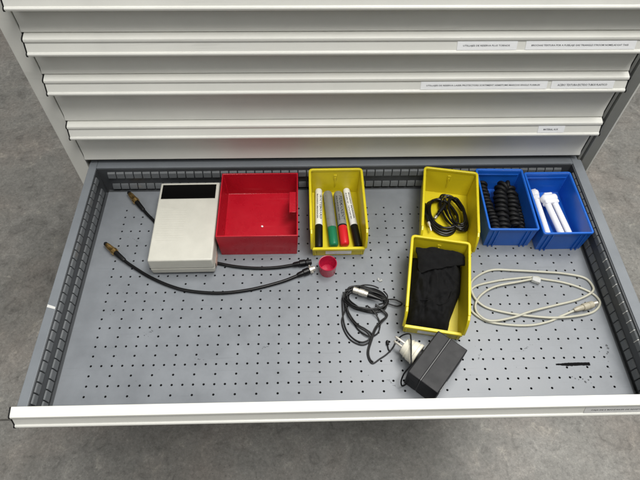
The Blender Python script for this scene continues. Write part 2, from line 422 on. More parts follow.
# folded rims
r = MB(); r.prism_z([(-492, Y0), (-477, Y0), (-477, 452), (-490.5, 452), (-492, 441)], WH-1.5, WH)
r.box(-492, -490.6, Y0, 441, WH-14, WH-1.52); r.box(-478.2, -476.8, Y0, 430, WH-3.4, WH-1.52); r.build('rim', 'rim', dr, bevel=.5, origin=ORG)
r = MB(); r.prism_z([(460.5, Y0), (479, Y0), (479, 440.5), (472.5, 441), (472.5, 452), (460.5, 452)], WH-1.5, WH)
r.box(477.6, 479, Y0, 440, WH-14, WH-1.52); r.box(460.3, 461.8, Y0, 430, WH-3.4, WH-1.52); r.build('rim', 'rim', dr, bevel=.5, origin=ORG)
r = MB(); r.box(-476.7, 460.2, 430.8, 452, WH-1.7, WH-.1); r.box(-476.7, 460.2, 430.2, 431.6, WH-3.2, WH-1.72); r.build('rim', 'rim', dr, bevel=.5, origin=ORG)
# slotted rails along the walls: rows of bent tongues, one per raster step
def rail_side(x, sgn, z0, z1, nm):
    b = MB()
    y = -28.0
    while y < 410:
        y1 = y+15.2
        # a tongue bulging out of the wall; its upper face leans towards the drawer
        b.add([(x, y, z0), (x, y1, z0), (x+sgn*3.8, y1, z0+1.2), (x+sgn*3.8, y, z0+1.2),
               (x, y, z1), (x, y1, z1), (x+sgn*2.6, y1, z1-2), (x+sgn*2.6, y, z1-2)],
              [(0,1,2,3), (3,2,6,7), (7,6,5,4), (0,3,7,4), (1,5,6,2), (0,4,5,1)])
        y += 17.0
    return b.build(nm, 'rail', dr, bevel=.7, origin=ORG)
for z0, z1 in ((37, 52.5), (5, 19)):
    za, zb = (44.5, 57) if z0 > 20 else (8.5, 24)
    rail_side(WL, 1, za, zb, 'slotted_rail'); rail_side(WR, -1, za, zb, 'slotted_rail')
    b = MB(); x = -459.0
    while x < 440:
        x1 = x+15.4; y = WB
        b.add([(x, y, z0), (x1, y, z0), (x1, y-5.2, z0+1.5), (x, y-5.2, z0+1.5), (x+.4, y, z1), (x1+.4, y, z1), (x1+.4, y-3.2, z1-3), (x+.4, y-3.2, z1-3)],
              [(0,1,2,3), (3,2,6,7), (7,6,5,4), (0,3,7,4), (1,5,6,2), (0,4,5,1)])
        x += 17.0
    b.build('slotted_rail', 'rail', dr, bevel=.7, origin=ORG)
# light caught by the slots of the right wall, painted as added pale strips
e = MB(); y = -28+15.2+.4
while y < 215:
    if y > 40: e.add([(WR-4.2, y, 45.5), (WR-4.2, y+1.0, 45.5), (WR-2.9, y+1.0, 55.3), (WR-2.9, y, 55.3), (WR-.5, y, 45.5), (WR-.5, y+1.0, 45.5), (WR-.5, y+1.0, 56.5), (WR-.5, y, 56.5)],
                     [(0,1,2,3), (3,2,6,7), (0,3,7,4), (1,5,6,2), (4,5,1,0), (7,6,5,4)])
    y += 17
e.build('slot_glint', 'edge', dr, smooth=False, origin=ORG)
c = MB(); c.add([(-491.5, 128, WH+.12), (-477.5, 124, WH+.12), (-477.5, 128, WH+.12), (-484, 130.5, WH+.12), (-491.5, 133, WH+.12)], [(0, 1, 2, 3, 4)])
c.build('paint_chip', 'edge', dr, smooth=False, origin=ORG)
sc_ = MB()
def blob(mb, x, y, r, z=.12, sx=1, sy=1, n=9):
    ph = random.random()*6
    mb.add([(x+sx*r*(.6+.6*random.random())*math.cos(2*PI*j/n+ph), y+sy*r*(.6+.6*random.random())*math.sin(2*PI*j/n+ph), z) for j in range(n)], [tuple(range(n))])
for (x, y, r_) in ((435.5, 71, 2.6), (436.5, 66.5, 2.2), (434, 59.5, 1.9), (431.5, 56.5, 1.3), (429, 43, .9), (427, 32, .8), (425, 24, .9), (380, 9, 2.2), (386, 12, 1.4), (377, 14, 1.2), (365, 15, 1.2), (361, 18, 1.0), (370, 13, .9), (420, 61, 1)):
    blob(sc_, x, y, r_)
for _ in range(60):
    blob(sc_, random.uniform(-440, 430), random.uniform(-25, 215), random.uniform(.3, .75))
for (x, y, L_, a) in ((-338, 110, 22, .6), (-398, 303, 16, -.5), (66, 12, 14, -.7), (-140, 80, 10, .3), (215, 55, 12, 1.2), (20, 150, 12, .2), (-250, 60, 14, -.2), (300, 70, 16, .5)):
    for _ in range(11):
        t_ = random.gauss(0, .4)*L_; n_ = random.gauss(0, .8)
        blob(sc_, x+t_*math.cos(a)-n_*math.sin(a), y+t_*math.sin(a)+n_*math.cos(a), random.uniform(.3, 1.0), sx=1.3, sy=.7)
sc_.build('scuff_marks', 'scuff', dr, smooth=False, origin=ORG)['kind'] = 'stuff'

# ------------------------------------------------------------------ things lying in the drawer
# black mark
mk = MB(); n = 26; top = []; bot = []
for i in range(n+1):
    t = i/n; x = 340+57*t; wd = (1.1+1.5*min(1, t*2.5))*(1 if t < .97 else .8)
    top.append((x, 39.3+wd+random.uniform(-.25, .35), .1)); bot.append((x, 39.3-wd+random.uniform(-.5, .3)-(.4 if .15 < t < .5 else 0), .1))
vs = top+bot; mk.add(vs+[(a, b, .55) for a, b, c in vs], [])
N1 = n+1
for i in range(n): mk.f += [(2*N1+i, 2*N1+i+1, 3*N1+i+1, 3*N1+i), (i, i+1, 2*N1+i+1, 2*N1+i), (N1+i, N1+i+1, 3*N1+i+1, 3*N1+i)]
mk.f += [(0, N1, 3*N1, 2*N1), (n, N1+n, 3*N1+n, 2*N1+n)]
tag(mk.build('tape_residue', 'mark', smooth=False, origin=(368, 39, 0)), 'thin ragged black strip stuck to the drawer floor at the front right', 'residue')
# clear scraps
mk = MB()
for (x, y, r_) in ((60, 207, 3.0), (65, 205, 2.5), (62.5, 203.5, 1.6)): mk.lathe([(0, r_*.5), (1.2, r_), (3, r_*.8), (4, r_*.3)], (x-2, y, 1.5), (1, random.uniform(-.5, .5), .2), n=7)
tag(mk.build('plastic_scrap', 'clear', origin=(62, 205, 0), angle=20), 'tiny clear plastic scrap on the perforated floor behind the tangled black cord', 'scrap')

# ---- off-white instrument box
bx = (-293.2, 313.2, 0)
wb = thing('instrument_box', 'off-white plastic instrument box with a black display window, left of the red tray', 'box', bx, math.radians(.4))
hw, hd = 57.5, 91
MB().frustum((-hw+1.2, hw-1.2, -hd+1.2, hd-1.2), (-hw+.4, hw-.4, -hd+.4, hd-.4), 7, 22.4).build('lower_shell', 'white', wb, bevel=2.4, seg=3)
MB().frustum((-hw, hw, -hd, hd), (-hw+.8, hw-.8, -hd+1.6, hd-.8), 23.2, 48).build('upper_shell', 'white', wb, bevel=2.6, seg=3)
MB().box(-hw+2, hw-2, -hd+2, hd-2, 21, 24).build('seam_gap', 'seam', wb)
for fx in (-1, 1):
    for fy in (-1, 1): MB().lathe([(0, 5), (.6, 5.6), (7.5, 5.8)], (fx*46, fy*79, 0), (0, 0, 1), n=20).build('foot', 'black', wb)
wi = MB(); wi.box(-52.0, 50.5, 49.6, 84.5, 47.0, 48.35); wi.build('display_window', 'window', wb, bevel=.3)
fr = MB(); fr.box(-53.4, -52.1, 48.2, 85.9, 47, 48.6); fr.box(50.6, 51.9, 48.2, 85.9, 47, 48.6); fr.box(-52.05, 50.55, 48.2, 49.5, 47, 48.6); fr.box(-52.05, 50.55, 84.6, 85.9, 47, 48.6)
fr.build('window_frame', 'white', wb, bevel=.3)
ri = MB()
for i in range(14): ri.box(-50, 0, -46+i*5.2, -44.6+i*5.2, 47.5, 48.16)
ri.build('vent_ribs', 'white', wb, smooth=False)
lettering('CJ', (-48, 26, 48), (1, 0, 0), (0, 1, 0), 34, 12, 'white', wb, .25, bold=.03)
st = MB(); st.box(hw+.05, hw+.5, -78, -52, 6, 19)
st.build('side_label', 'sticker', wb, smooth=False)

# ---- red tray
rt = thing('storage_tray', 'square glossy red plastic tray, empty except for a white crumb', 'tray', (-158.6, 340.2, 0))
def open_bin(mb, b, t, h, th, zf):
    """hollow box: outer base b and top t as (half width, half depth)"""
    def ring(w, d, z): return [(-w, -d, z), (w, -d, z), (w, d, z), (-w, d, z)]
    f = zf/h
    iw = b[0]+(t[0]-b[0])*f-th; idp = b[1]+(t[1]-b[1])*f-th
    vs = ring(b[0], b[1], 0)+ring(t[0], t[1], h)+ring(t[0]-th, t[1]-th, h)+ring(iw, idp, zf)
    fs = [(3, 2, 1, 0), (12, 13, 14, 15)]
    for q in range(3):
        for i in range(4):
            j = (i+1) % 4; fs.append((q*4+i, q*4+j, q*4+4+j, q*4+4+i))
    mb.add(vs, fs)
b = MB(); open_bin(b, (70.5, 74.5), (73.6, 75.2), 60, 2.4, 2)
b.build('tray_body', 'red', rt, bevel=.7, seg=2)
b = MB(); b.box(57, 71.0, -16, 33, 50.5, 52.6); b.box(57.0, 59.0, -16, 33, 46, 50.45)
b.build('side_ledge', 'red', rt, bevel=.6)
cr = MB(); cr.lathe([(0, .8), (.8, 2.0), (2.0, 2.3), (3.2, 1.0)], (-156, 328, 2.1), (.3, .1, 1), n=7)
tag(cr.build('paper_crumb', 'paper', origin=(-156, 328, 2), angle=15), 'small white crumb on the bottom of the red tray', 'crumb')

# ---- yellow bins with a cut-down front
def yellow_bin(label, loc, rz, blank=True):
    th = thing('storage_bin', label, 'bin', loc, rz, 'yellow open-fronted storage bins')
    H, W, D = 66.0, 51.0, 80.0; t = 2.2
    lipz = 25.0
    b = MB()
    # bottom, back and front walls, then sides with the scooped front edge; sides lean outwards
    wb_ = W-3.6
    def xs(z): return wb_+(W-wb_)*z/H
    b.frustum((-wb_+.1, wb_-.1, -D+3.2, D-3.2), (-xs(2)+.1, xs(2)-.1, -D+3.1, D-3.1), 0, 2.0)
    def slab(z0, z1, y0, y1, y0b, y1b):        # cross wall between the two leaning sides
        b.add([(-xs(z0)+t, y0, z0), (xs(z0)-t, y0, z0), (xs(z0)-t, y1, z0), (-xs(z0)+t, y1, z0),
               (-xs(z1)+t, y0b, z1), (xs(z1)-t, y0b, z1), (xs(z1)-t, y1b, z1), (-xs(z1)+t, y1b, z1)],
              [(3,2,1,0),(4,5,6,7),(0,1,5,4),(1,2,6,5),(2,3,7,6),(3,0,4,7)])
    slab(2.05, H, D-5.0, D-2.8, D-2.2, D)
    slab(2.05, lipz, -D+3.0, -D+5.2, -D+1.0, -D+3.2)
    side = [(D-3, 2.05), (D, H), (-D+15, H), (-D+9, H-3), (-D+4.5, H-12), (-D+2.2, H-24), (-D+.6, lipz+6), (-D+1, lipz), (-D+3, 2.05)]
    for s_ in (-1, 1):
        n_ = len(side)
        vo = [(s_*xs(z), y, z) for y, z in side]; vi = [(s_*(xs(z)-t), y, z) for y, z in side]
        b.add(vo+vi, [tuple(range(n_)), tuple(range(n_, 2*n_))[::-1]]+[(i, (i+1) % n_, n_+(i+1) % n_, n_+i) for i in range(n_)])
    b.build('bin_body', 'yellow', th, bevel=.5)
    # thickened rim along back and sides and down the scoop
    rim = MB()
    pth = rounded([(W-.8, -D+15.5), (W-.8, D-.8), (-W+.8, D-.8), (-W+.8, -D+15.5)], 6.5, False)
    sweep_band(rim, pth, 2.4, 2.4, H-4.6, H+1.4, False)
    for s_ in (-1, 1):
        x0, x1 = sorted((s_*(W-3.4), s_*(W+1.4)))
        P = [(-D+15.3, H+1.4), (-D+8.0, H-2.0), (-D+2.6, H-12), (-D+.4, H-24), (-D-1, lipz+7), (-D-1, lipz+1), (-D+3.4, lipz+1), (-D+3.8, lipz+8), (-D+5.0, H-24), (-D+7.4, H-14), (-D+11.6, H-6.5), (-D+15.3, H-4.6)]
        rim.prism_x(P, x0+(0 if s_ > 0 else .4), x1-(.4 if s_ > 0 else 0))
    rim.build('rim', 'yellow', th, bevel=1.1, seg=2)
    lip = MB(); lip.box(-W+2.6, W-2.6, -D-1.2, -D+4.2, lipz-4.5, lipz+1.2)
    lip.box(-W+7, -W+9, -D-.2, -D+1.4, 5, lipz-4.6); lip.box(W-9, W-7, -D-.2, -D+1.4, 5, lipz-4.6)
    lip.build('front_lip', 'yellow', th, bevel=1.0)
    cd = MB(); cd.add([(-24, -D+.3, 18), (24, -D+.3, 18), (24, -D+1.6, 6), (-24, -D+1.6, 6), (-24, -D+2.6, 18), (24, -D+2.6, 18), (24, -D+3.4, 6), (-24, -D+3.4, 6)],
                      [(0,1,2,3),(4,7,6,5),(0,4,5,1),(1,5,6,2),(2,6,7,3),(3,7,4,0)])
    c = cd.build('label_card', 'paper', th, smooth=False)
    lettering('ROTULADORES', (-17, -D+.55, 11), (1, 0, 0), (0, -.1, 1), 34, 3.2, 'paper2', c, .3)
    sl = MB(); sl.box(-3.2, 3.2, D-4.4, D-3.1, 40, 53); sl.box(-1.1, 1.1, D-5.4, D-4.2, 20, 47)
    sl.build('hanging_slot', 'yellow', th, bevel=.5)
    return th
B1 = (-11.5, 338.5, 0); B2 = (199.5, 334.0, 0); B3 = (153.5, 170.5, 0)
R2, R3 = math.radians(-9.6), math.radians(-10.6)
yellow_bin('yellow bin holding four marker pens, standing right of the red tray', B1, math.radians(.3))
yellow_bin('yellow bin holding a coiled black lead, against the rear wall beside the blue bins', B2, R2)
yellow_bin('yellow bin filled with a folded black fabric pouch, in front of the other yellow bin', B3, R3)

# ---- marker pens
def pen(label, a, b, rb, rc, split, mb_, mc_, txt, tm, tw, toff, z0=2.2, rim=False, back=True):
    """a = rear end, b = cap end (mm, on the bin bottom)"""
    a = Vector((a[0], a[1], z0+rb)); b = Vector((b[0], b[1], z0+rc)); ax = (b-a); Ln = ax.length; ax.normalize()
    th = thing('marker_pen', label, 'marker pen', (a.x, a.y, z0), 0, 'marker pens in the yellow bin')
    o = Vector((a.x, a.y, z0)); P0 = a-o
    s = Ln*split
    MB().lathe([(0, rb*.55), (1.0, rb*.86), (3.5, rb*.97), (5, rb), (s-2, rb), (s-1.9, rb*.9), (s, rb*.9)], P0, ax, n=28).build('barrel', mb_, th, angle=25)
    cp = MB(); cp.lathe([(s-1.2, rc*.97), (s, rc), (Ln-6, rc*.985), (Ln-2.2, rc*.9), (Ln-.6, rc*.72), (Ln, rc*.5)], P0, ax, n=28)
    c = cp.build('cap', mc_, th, angle=25)
    rg = MB(); rg.lathe([(s-4.4, rb*1.012), (s-2.4, rb*1.02), (s-1.4, rb*1.0)], P0, ax, n=28, cap=False); rg.build('collar', 'mblack' if rim else mb_, th, angle=25)
    if txt:
        ux = ax; side = Vector((0, 0, 1)).cross(ux); 
        for i, (tt, h, roll) in enumerate(txt):
            uyv = (side*math.cos(roll)+ux.cross(side)*math.sin(roll))
            lettering(tt, P0+ux*toff, ux, uyv, tw, h, tm, th, .18, curl=rb, bold=.03)
    return th
pen('white marker pen with a black cap, leftmost in the yellow bin', (-44.3, 414), (-47.0, 270), 7.2, 7.5, .64, 'mwhite', 'mblack', [('WHITEBOARD', 4.6, -.55), ('BOARD MARKER', 2.6, .35)], 'ink', 62, 16)
pen('plain grey marker pen with a green cap, second from left', (-26.8, 405), (-18.6, 274), 8.9, 9.0, .69, 'mgrey', 'mgreen', [], 'ink', 0, 0)
pen('grey marker pen with dark print and a red cap, third from left', (-6.0, 404), (2.0, 275.5), 8.9, 9.0, .68, 'mgrey', 'mred', [('PERMANENT', 6.0, -.35), ('MARKER 300', 2.4, .5)], 'ink', 60, 14, rim=True)
pen('white marker pen with a black cap, slanting at the right side of the yellow bin', (11.4, 414), (27.5, 270.5), 7.2, 7.5, .65, 'mwhite', 'mblack', [('BOARD MARKER', 2.8, -.3), ('DRY WIPE', 2.0, .45)], 'ink', 66, 14)

# ---- black lead coiled in the second yellow bin
def inb(o, rz, x, y, z):
    c, s_ = math.cos(rz), math.sin(rz); return (o[0]+c*x-s_*y, o[1]+s_*x+c*y, o[2]+z)
lo_ = (197, 346, 2)
ld = thing('audio_lead', 'black lead wound in loose coils inside the rear yellow bin', 'cable', lo_)
L0 = Vector(lo_)
def ell(cx, cy, a, b, rot, z, ph0, turns, n=26, jit=1.2, dz=0.0, seed=1):
    rnd = random.Random(seed); P = []
    for i in range(int(n*turns)+1):
        t = ph0+2*PI*i/n; q = 1+.02*math.sin(3.1*t+seed)
        u, v = a*q*math.cos(t)+rnd.uniform(-jit, jit)*.4, b*q*math.sin(t)+rnd.uniform(-jit, jit)*.4
        P.append((cx+u*math.cos(rot)-v*math.sin(rot), cy+u*math.sin(rot)+v*math.cos(rot), z+dz*i/n+1.2*math.sin(2.3*t+seed)))
    return P
cc = MB()
for k in range(4):
    cc.tube(catmull(ell(194+.8*k, 344-.6*k, 30-1.6*k, 43-2.2*k, .18+.03*k, 5+4.2*k+1, .4*k, .98, seed=k), 3), 2.5, 8)
for k in range(6):
    cc.tube(catmull(ell(218+.8*k, 349-1.2*k, 19.5-1.6*k+3*(k % 2), 47-3.0*k, .30-.05*k, 12+2.6*k, .7*k, .98, jit=2.2, seed=10+k), 3), 2.0, 8)
cc.tube(catmull([(165, 372, 14), (160, 356, 15), (163, 341, 14), (166, 326, 12)], 6), 2.4, 8)
cc.build('cord', 'cable', ld, origin=L0)
pl = MB(); pl.lathe([(0, 2.6), (10, 4.2), (24, 4.6), (25, 3.2), (34, 3.0)], (203, 362, 24), (-.62, -.78, -.12), n=16); pl.build('plug', 'cable', ld, origin=L0, angle=25)
pl = MB(); pl.lathe([(0, 2.6), (.5, 2.8), (7, 2.8), (7.5, 2.2)], (182.0, 335.8, 20.2), (-.62, -.78, -.12), n=16); pl.build('plug_tip', 'silver', ld, origin=L0)
pl = MB(); pl.lathe([(0, 3.4), (3, 3.8), (16, 3.8)], (164, 341, 16), (.1, -1, -.08), n=16); pl.build('plug', 'cable', ld, origin=L0)
pl = MB(); pl.lathe([(0, 3.2), (7, 3.2), (7.2, 2.0), (18, 1.9), (20, .8)], (165.6, 325, 14.7), (.15, -1, -.08), n=16); pl.build('plug_tip', 'silver', ld, origin=L0)

# ---- black fabric pouch in the front yellow bin
po = thing('fabric_pouch', 'black fabric pouch with a folded-over flap, stuffed in the front yellow bin', 'pouch', (B3[0], B3[1], 2.2), R3)
def sheet(mb, quadp, nu, nv, zf, thick=None, edge=0.0):
    (ax, ay), (bx_, by), (cx, cy), (dx, dy) = quadp
    vs = []
    for j in range(nv+1):
        for i in range(nu+1):
            u, v = i/nu, j/nv
            x = (ax*(1-u)+bx_*u)*(1-v)+(dx*(1-u)+cx*u)*v
            y = (ay*(1-u)+by*u)*(1-v)+(dy*(1-u)+cy*u)*v
            x += edge*noise.noise(Vector((u*3, v*4, 3.3))); y += edge*noise.noise(Vector((u*4, v*3, 7.7)))
            vs.append((x, y, zf(u, v, x, y)))
    W_ = nu+1; fs = [(j*W_+i, j*W_+i+1, (j+1)*W_+i+1, (j+1)*W_+i) for j in range(nv) for i in range(nu)]
    if thick is not None:
        n0 = len(vs); vs += [(x, y, thick(z)) for x, y, z in vs]
        fs += [tuple(n0+q for q in f)[::-1] for f in fs]
        bd = [i for i in range(W_)]+[j*W_+nu for j in range(1, nv+1)]+[nv*W_+i for i in range(nu-1, -1, -1)]+[j*W_ for j in range(nv-1, 0, -1)]
        fs += [(bd[k], bd[(k+1) % len(bd)], n0+bd[(k+1) % len(bd)], n0+bd[k]) for k in range(len(bd))]
    mb.add(vs, fs)
def zbody(u, v, x, y):
    e = (1-abs(2*u-1)**5)*(1-abs(2*v-1)**9)
    f = 7.0*noise.noise(Vector((x*.05, y*.022+x*.01, 1)))+6.0*noise.noise(Vector((x*.11+y*.03, y*.045, 5)))+2.2*noise.noise(Vector((x*.22, y*.13, 8)))
    crease = -4.5*math.exp(-((x-(-14+.12*y))/3.2)**2)*(1 if y < 40 else .4)
    fold = 4.0*math.exp(-((x-.55*(y+66)-12+8)/4.5)**2) if y < 0 else 0
    rd = 0
    for (x0, y0, dx, dy, w_, a_) in ((-30, 10, .25, 1, 2.6, 5), (2, 0, -.3, 1, 3.0, 5), (18, 20, -.55, 1, 2.4, 4.5), (-20, -40, .9, .5, 2.8, 4.5), (0, -25, 1, .45, 2.6, -5), (-5, -52, 1, -.2, 2.8, 4), (-36, -20, .1, 1, 2.2, -4), (28, -2, .5, 1, 2.2, 4.5)):
        L_ = math.hypot(dx, dy); p_ = ((x-x0)*dy-(y-y0)*dx)/L_; q_ = ((x-x0)*dx+(y-y0)*dy)/L_
        p_ += 2.5*math.sin(q_*.09+x0)
        rd += a_*math.exp(-(p_/w_)**2)*math.exp(-(q_/24)**2)
    return 9+(33+v*0-9*max(0, .25-v)*2)*e+f+crease*e+fold*e*.8+rd*e
b = MB()
sheet(b, [(-45.5, -72), (27, -73), (46, 68), (-45, 68)], 72, 110, zbody, lambda z: 1.0, edge=3.0)
def side_bulge(v): return 7.5*math.exp(-((v-.52)/.30)**2)
b.v = [(x+side_bulge((y+72)/140)*max(0, (x+10)/50), y, z) if x > -10 else (x, y, z) for x, y, z in b.v]
# right-hand bulge of the bag narrowing towards the front
b.build('bag', 'fabric', po, angle=80)
def zflap(u, v, x, y):
    return 50.0+3.6*noise.noise(Vector((x*.06, y*.07, 9)))+1.5*noise.noise(Vector((x*.15, y*.12, 4)))-4.5*abs(2*u-1)**4-5.0*(1-v)**3-6*max(0, v-.8)*5*max(0, v-.8)+1.2*math.sin(u*5)
b = MB(); sheet(b, [(-32, 17), (51, 50), (42, 71), (-40, 68)], 40, 24, zflap, lambda z: z-3.4, edge=3.4)
b.build('flap', 'fabric', po, bevel=.0, angle=50)
st_ = MB(); st_.tube(catmull([(-34, -38, 41.5), (-15, -34, 42.5), (5, -40, 43), (20, -28, 42), (26, -8, 42)], 6), .8, 6)
st_.build('seam_piping', 'fabric', po)

# ---- blue bins
def blue_bin(label, loc, rz):
    th = thing('storage_bin', label, 'bin', loc, rz, 'blue deep storage bins')
    b = MB(); open_bin(b, (42.5, 70.0), (44.6, 72.6), 56, 2.2, 2.2); b.build('bin_body', 'blue', th, bevel=.5)
    r_ = MB(); H0, H1 = 52.5, 57.6
    sweep_band(r_, rounded([(44.7, -73), (44.7, 73), (-44.7, 73), (-44.7, -73)], 3.5, True), 1.9, 1.9, H0, H1, True)
    r_.build('rim', 'blue', th, bevel=.9)
    for s_ in (-1, 1):
        fb = MB()
        for x in (25.0, 33.0):
            x0, x1 = sorted((s_*x, s_*(x+2.0)))
            fb.add([(x0, -70.4, 0), (x1, -70.4, 0), (x1, -73.6, 0), (x0, -73.6, 0), (x0, -72.5, 52.3), (x1, -72.5, 52.3), (x1, -74.6, 52.3), (x0, -74.6, 52.3)],
                   [(0,1,2,3), (4,7,6,5), (0,4,5,1), (1,5,6,2), (2,6,7,3), (3,7,4,0)])
        fb.build('front_rib', 'blue', th, bevel=.4)
    ins = MB(); ins.box(-40, 40, 66.8, 68.0, 46.5, 49.0); ins.build('inner_ledge', 'blue', th, bevel=.3)
    return th
C1 = (310.0, 348.5, 0); C2 = (405.5, 338.5, 0)
blue_bin('blue bin holding black ribbed coil tubing, between yellow bin and other blue bin', C1, math.radians(-1.2))
blue_bin('blue bin holding white lamp tubes, in the rear right corner of the drawer', C2, math.radians(.2))

# ---- black ribbed coils
def coil(label, path, R, r, pitch):
    P = catmull(path, 14); o = Vector((path[0][0], path[0][1], 2.2))
    th = thing('coil_tube', label, 'coil', o, 0, 'black ribbed coils in the blue bin')
    # helix along the path
    Ls = [0]
    for a, b in zip(P, P[1:]): Ls.append(Ls[-1]+(b-a).length)
    tot = Ls[-1]; H = []; steps = int(tot/pitch*14); k = 0
    for i in range(steps+1):
        d = tot*i/steps
        while k < len(Ls)-2 and Ls[k+1] < d: k += 1
        f = (d-Ls[k])/max(1e-6, Ls[k+1]-Ls[k]); p = P[k].lerp(P[k+1], f)
        t = (P[min(k+2, len(P)-1)]-P[max(k-1, 0)]).normalized()
        sx = t.cross(Vector((0, 0, 1)))
        sx = sx.normalized() if sx.length > .05 else Vector((1, 0, 0)); sz = sx.cross(t)
        a = 2*PI*d/pitch+.5*math.sin(d*.13+R); RR = R*(1+.09*math.sin(d*.21+pitch)+.05*math.sin(d*.47)); H.append(p+(sx*math.cos(a)+sz*math.sin(a)*.92)*RR)
    MB().tube(H, r, 8).build('coil', 'rubber', th, origin=o, angle=80)
    MB().tube(P, R*.8, 12).build('core', 'rubber', th, origin=o)
    return th
coil('black ribbed coil lying along the left wall of the blue bin', [(285, 414, 22), (284, 390, 21), (286, 360, 20), (290, 325, 20), (290, 290, 20)], 7.6, 3.3, 8.6)
coil('thickest black ribbed coil, bent over at its rear, amid the blue bin', [(307, 288, 15), (306, 315, 22), (309, 355, 29), (313, 384, 32), (322, 399, 32), (331, 400, 29), (335, 388, 25), (335, 362, 20), (332, 335, 16), (333, 312, 13)], 9.6, 4.0, 10.0)
coil('thinnest black ribbed coil, lying along the right wall of the blue bin', [(346, 388, 17), (345, 368, 16), (347, 340, 14), (343, 312, 13), (336, 294, 11)], 6.4, 2.8, 7.6)

# ---- white lamp tubes
def cfl(label, loc, ax, roll=0.0):
    """two-tube plug-in lamp; loc = head centre, ax = direction of the tubes"""
    th = thing('lamp_tube', label, 'lamp', (loc[0], loc[1], 2.2), 0, 'white lamp tubes in the blue bin')
    o = Vector((loc[0], loc[1], 2.2)); ax = Vector(ax).normalized(); sd = Vector((0, 0, 1)).cross(ax).normalized(); up = ax.cross(sd)
    sd = (sd*math.cos(roll)+up*math.sin(roll)).normalized(); up = ax.cross(sd)
    c = Vector(loc)-o
    def bx_(mb, d0, d1, w, h):
        v = [c+ax*d+sd*(sx*w)+up*(sy*h) for d in (d0, d1) for sx, sy in ((-1, -1), (1, -1), (1, 1), (-1, 1))]
        mb.add(v, [(3,2,1,0), (4,5,6,7), (0,1,5,4), (1,2,6,5), (2,3,7,6), (3,0,4,7)])
    b = MB(); bx_(b, -11, 5, 16.5, 9.0); b.build('base', 'lamp', th, bevel=6.5, seg=5)
    b = MB(); bx_(b, 3.1, 11, 14.6, 7.4); bx_(b, -15, -10.1, 9, 6.0); b.build('base_collar', 'lamp', th, bevel=3.0, seg=4)
    for s_ in (-1, 1):
        MB().lathe([(9, 6.0), (92, 6.0), (95.5, 5.3), (97.6, 3.4), (98.4, .8)], c+sd*(s_*7.8), ax, n=20).build('tube', 'lamp', th, angle=30)
    return th
cfl('white twin-tube lamp lying in the middle of the blue bin, both tubes showing', (412, 372, 21), (.16, -1, -.10), -.08)
cfl('white twin-tube lamp half hidden along the left wall of the blue bin', (384.0, 378, 22), (.065, -1, -.11), -1.15)

# ---- black coaxial leads
def coax(label, path, start_dir, end_dir, end_silver):
    o = Vector((path[0][0], path[0][1], 0))
    th = thing('coaxial_lead', label, 'cable', o, 0, 'black coaxial leads')
    P = catmull(path, 10)
    MB().tube(P, 3.0, 12).build('cord', 'cable', th, origin=o, angle=80)
    a = P[0]; d = -Vector(start_dir).normalized()           # from the cord outwards
    MB().lathe([(-22, 3.3), (-20, 4.0), (-4, 4.6), (0, 4.9), (3, 4.9)], a, d, n=16).build('strain_relief', 'cable', th, origin=o, angle=25)
    MB().lathe([(3.1, 5.6), (4, 6.6), (10, 6.8), (12, 5.8), (20, 5.4), (28, 4.6), (29, 4.2)], a, d, n=12).build('brass_plug', 'gold', th, origin=o, angle=25)
    MB().lathe([(29.1, 4.0), (33, 3.8), (33.2, 2.4), (35, 2.2)], a, d, n=16).build('plug_tip', 'black', th, origin=o, angle=25)
    e = P[-1]; d = Vector(end_dir).normalized()
    MB().lathe([(-12, 3.4), (-9, 4.6), (0, 5.2), (1, 6.6), (11, 6.8), (12, 5.0)], e, d, n=16).build('strain_relief', 'cable', th, origin=o, angle=25)
    MB().lathe([(12.1, 4.6), (12.6, 6.6), (15, 6.9), (17, 6.9), (17.4, 5.2), (23, 5.0)] if end_silver else [(12.1, 4.6), (12.6, 5.9), (18, 6.1), (18.4, 5.0), (23, 4.8)], e, d, n=18).build('plug_tip', 'silver' if end_silver else 'black', th, origin=o, angle=25)
    if end_silver:
        v = d.cross(Vector((0, 0, 1))).normalized()
        MB().tube([e+d*16-v*9.0+Vector((0, 0, 2)), e+d*16+v*9.0+Vector((0, 0, 2))], 1.5, 8).build('bayonet_pin', 'silver', th, origin=o)
    return th
coax('black coaxial lead bowing in front of the off-white box, brass plug at its left end',
     [(-422, 267, 7), (-404, 251, 5.5), (-384.2, 236.9, 4), (-353.9, 217.2, 3.4), (-315.3, 198.3, 3.2), (-278.5, 187.2, 3.2), (-224.9, 182.2, 3.2), (-172, 188.2, 3.2), (-118.8, 202.5, 3.6), (-88, 214.5, 5.2), (-77, 219.5, 6.6)],
     (1, -.87, -.1), (1, .45, .02), True)
coax('black coaxial lead passing behind the off-white box, brass plug near the rear left corner',
     [(-404, 387, 7), (-382.4, 361.6, 4.5), (-366, 344, 3.4), (-348, 318, 3.2), (-325, 290, 3.2), (-296, 267, 3.2), (-266, 253, 3.2), (-235.8, 245.5, 3.2), (-202, 237.5, 3.2), (-165.2, 233.3, 3.2), (-128.5, 233.7, 3.4), (-96, 237.6, 5.2), (-84, 239.6, 6.4)],
     (.72, -.85, -.1), (1, .16, .02), False)

# ---- red cup
cu = MB()
cu.lathe([(0, 13.6), (.4, 14.4), (4, 14.9), (25, 16.2), (26.6, 16.6), (27.2, 16.2), (27, 15.2), (24, 14.9), (3, 13.6), (1.8, 12.8), (1.8, .2)], (-32.2, 227.3, 0), (0, 0, 1), n=48, cap=True)
tag(cu.build('small_cup', 'cup', origin=(-32.2, 227.3, 0), angle=50), 'small round open red plastic cap standing in front of the marker bin', 'cup')

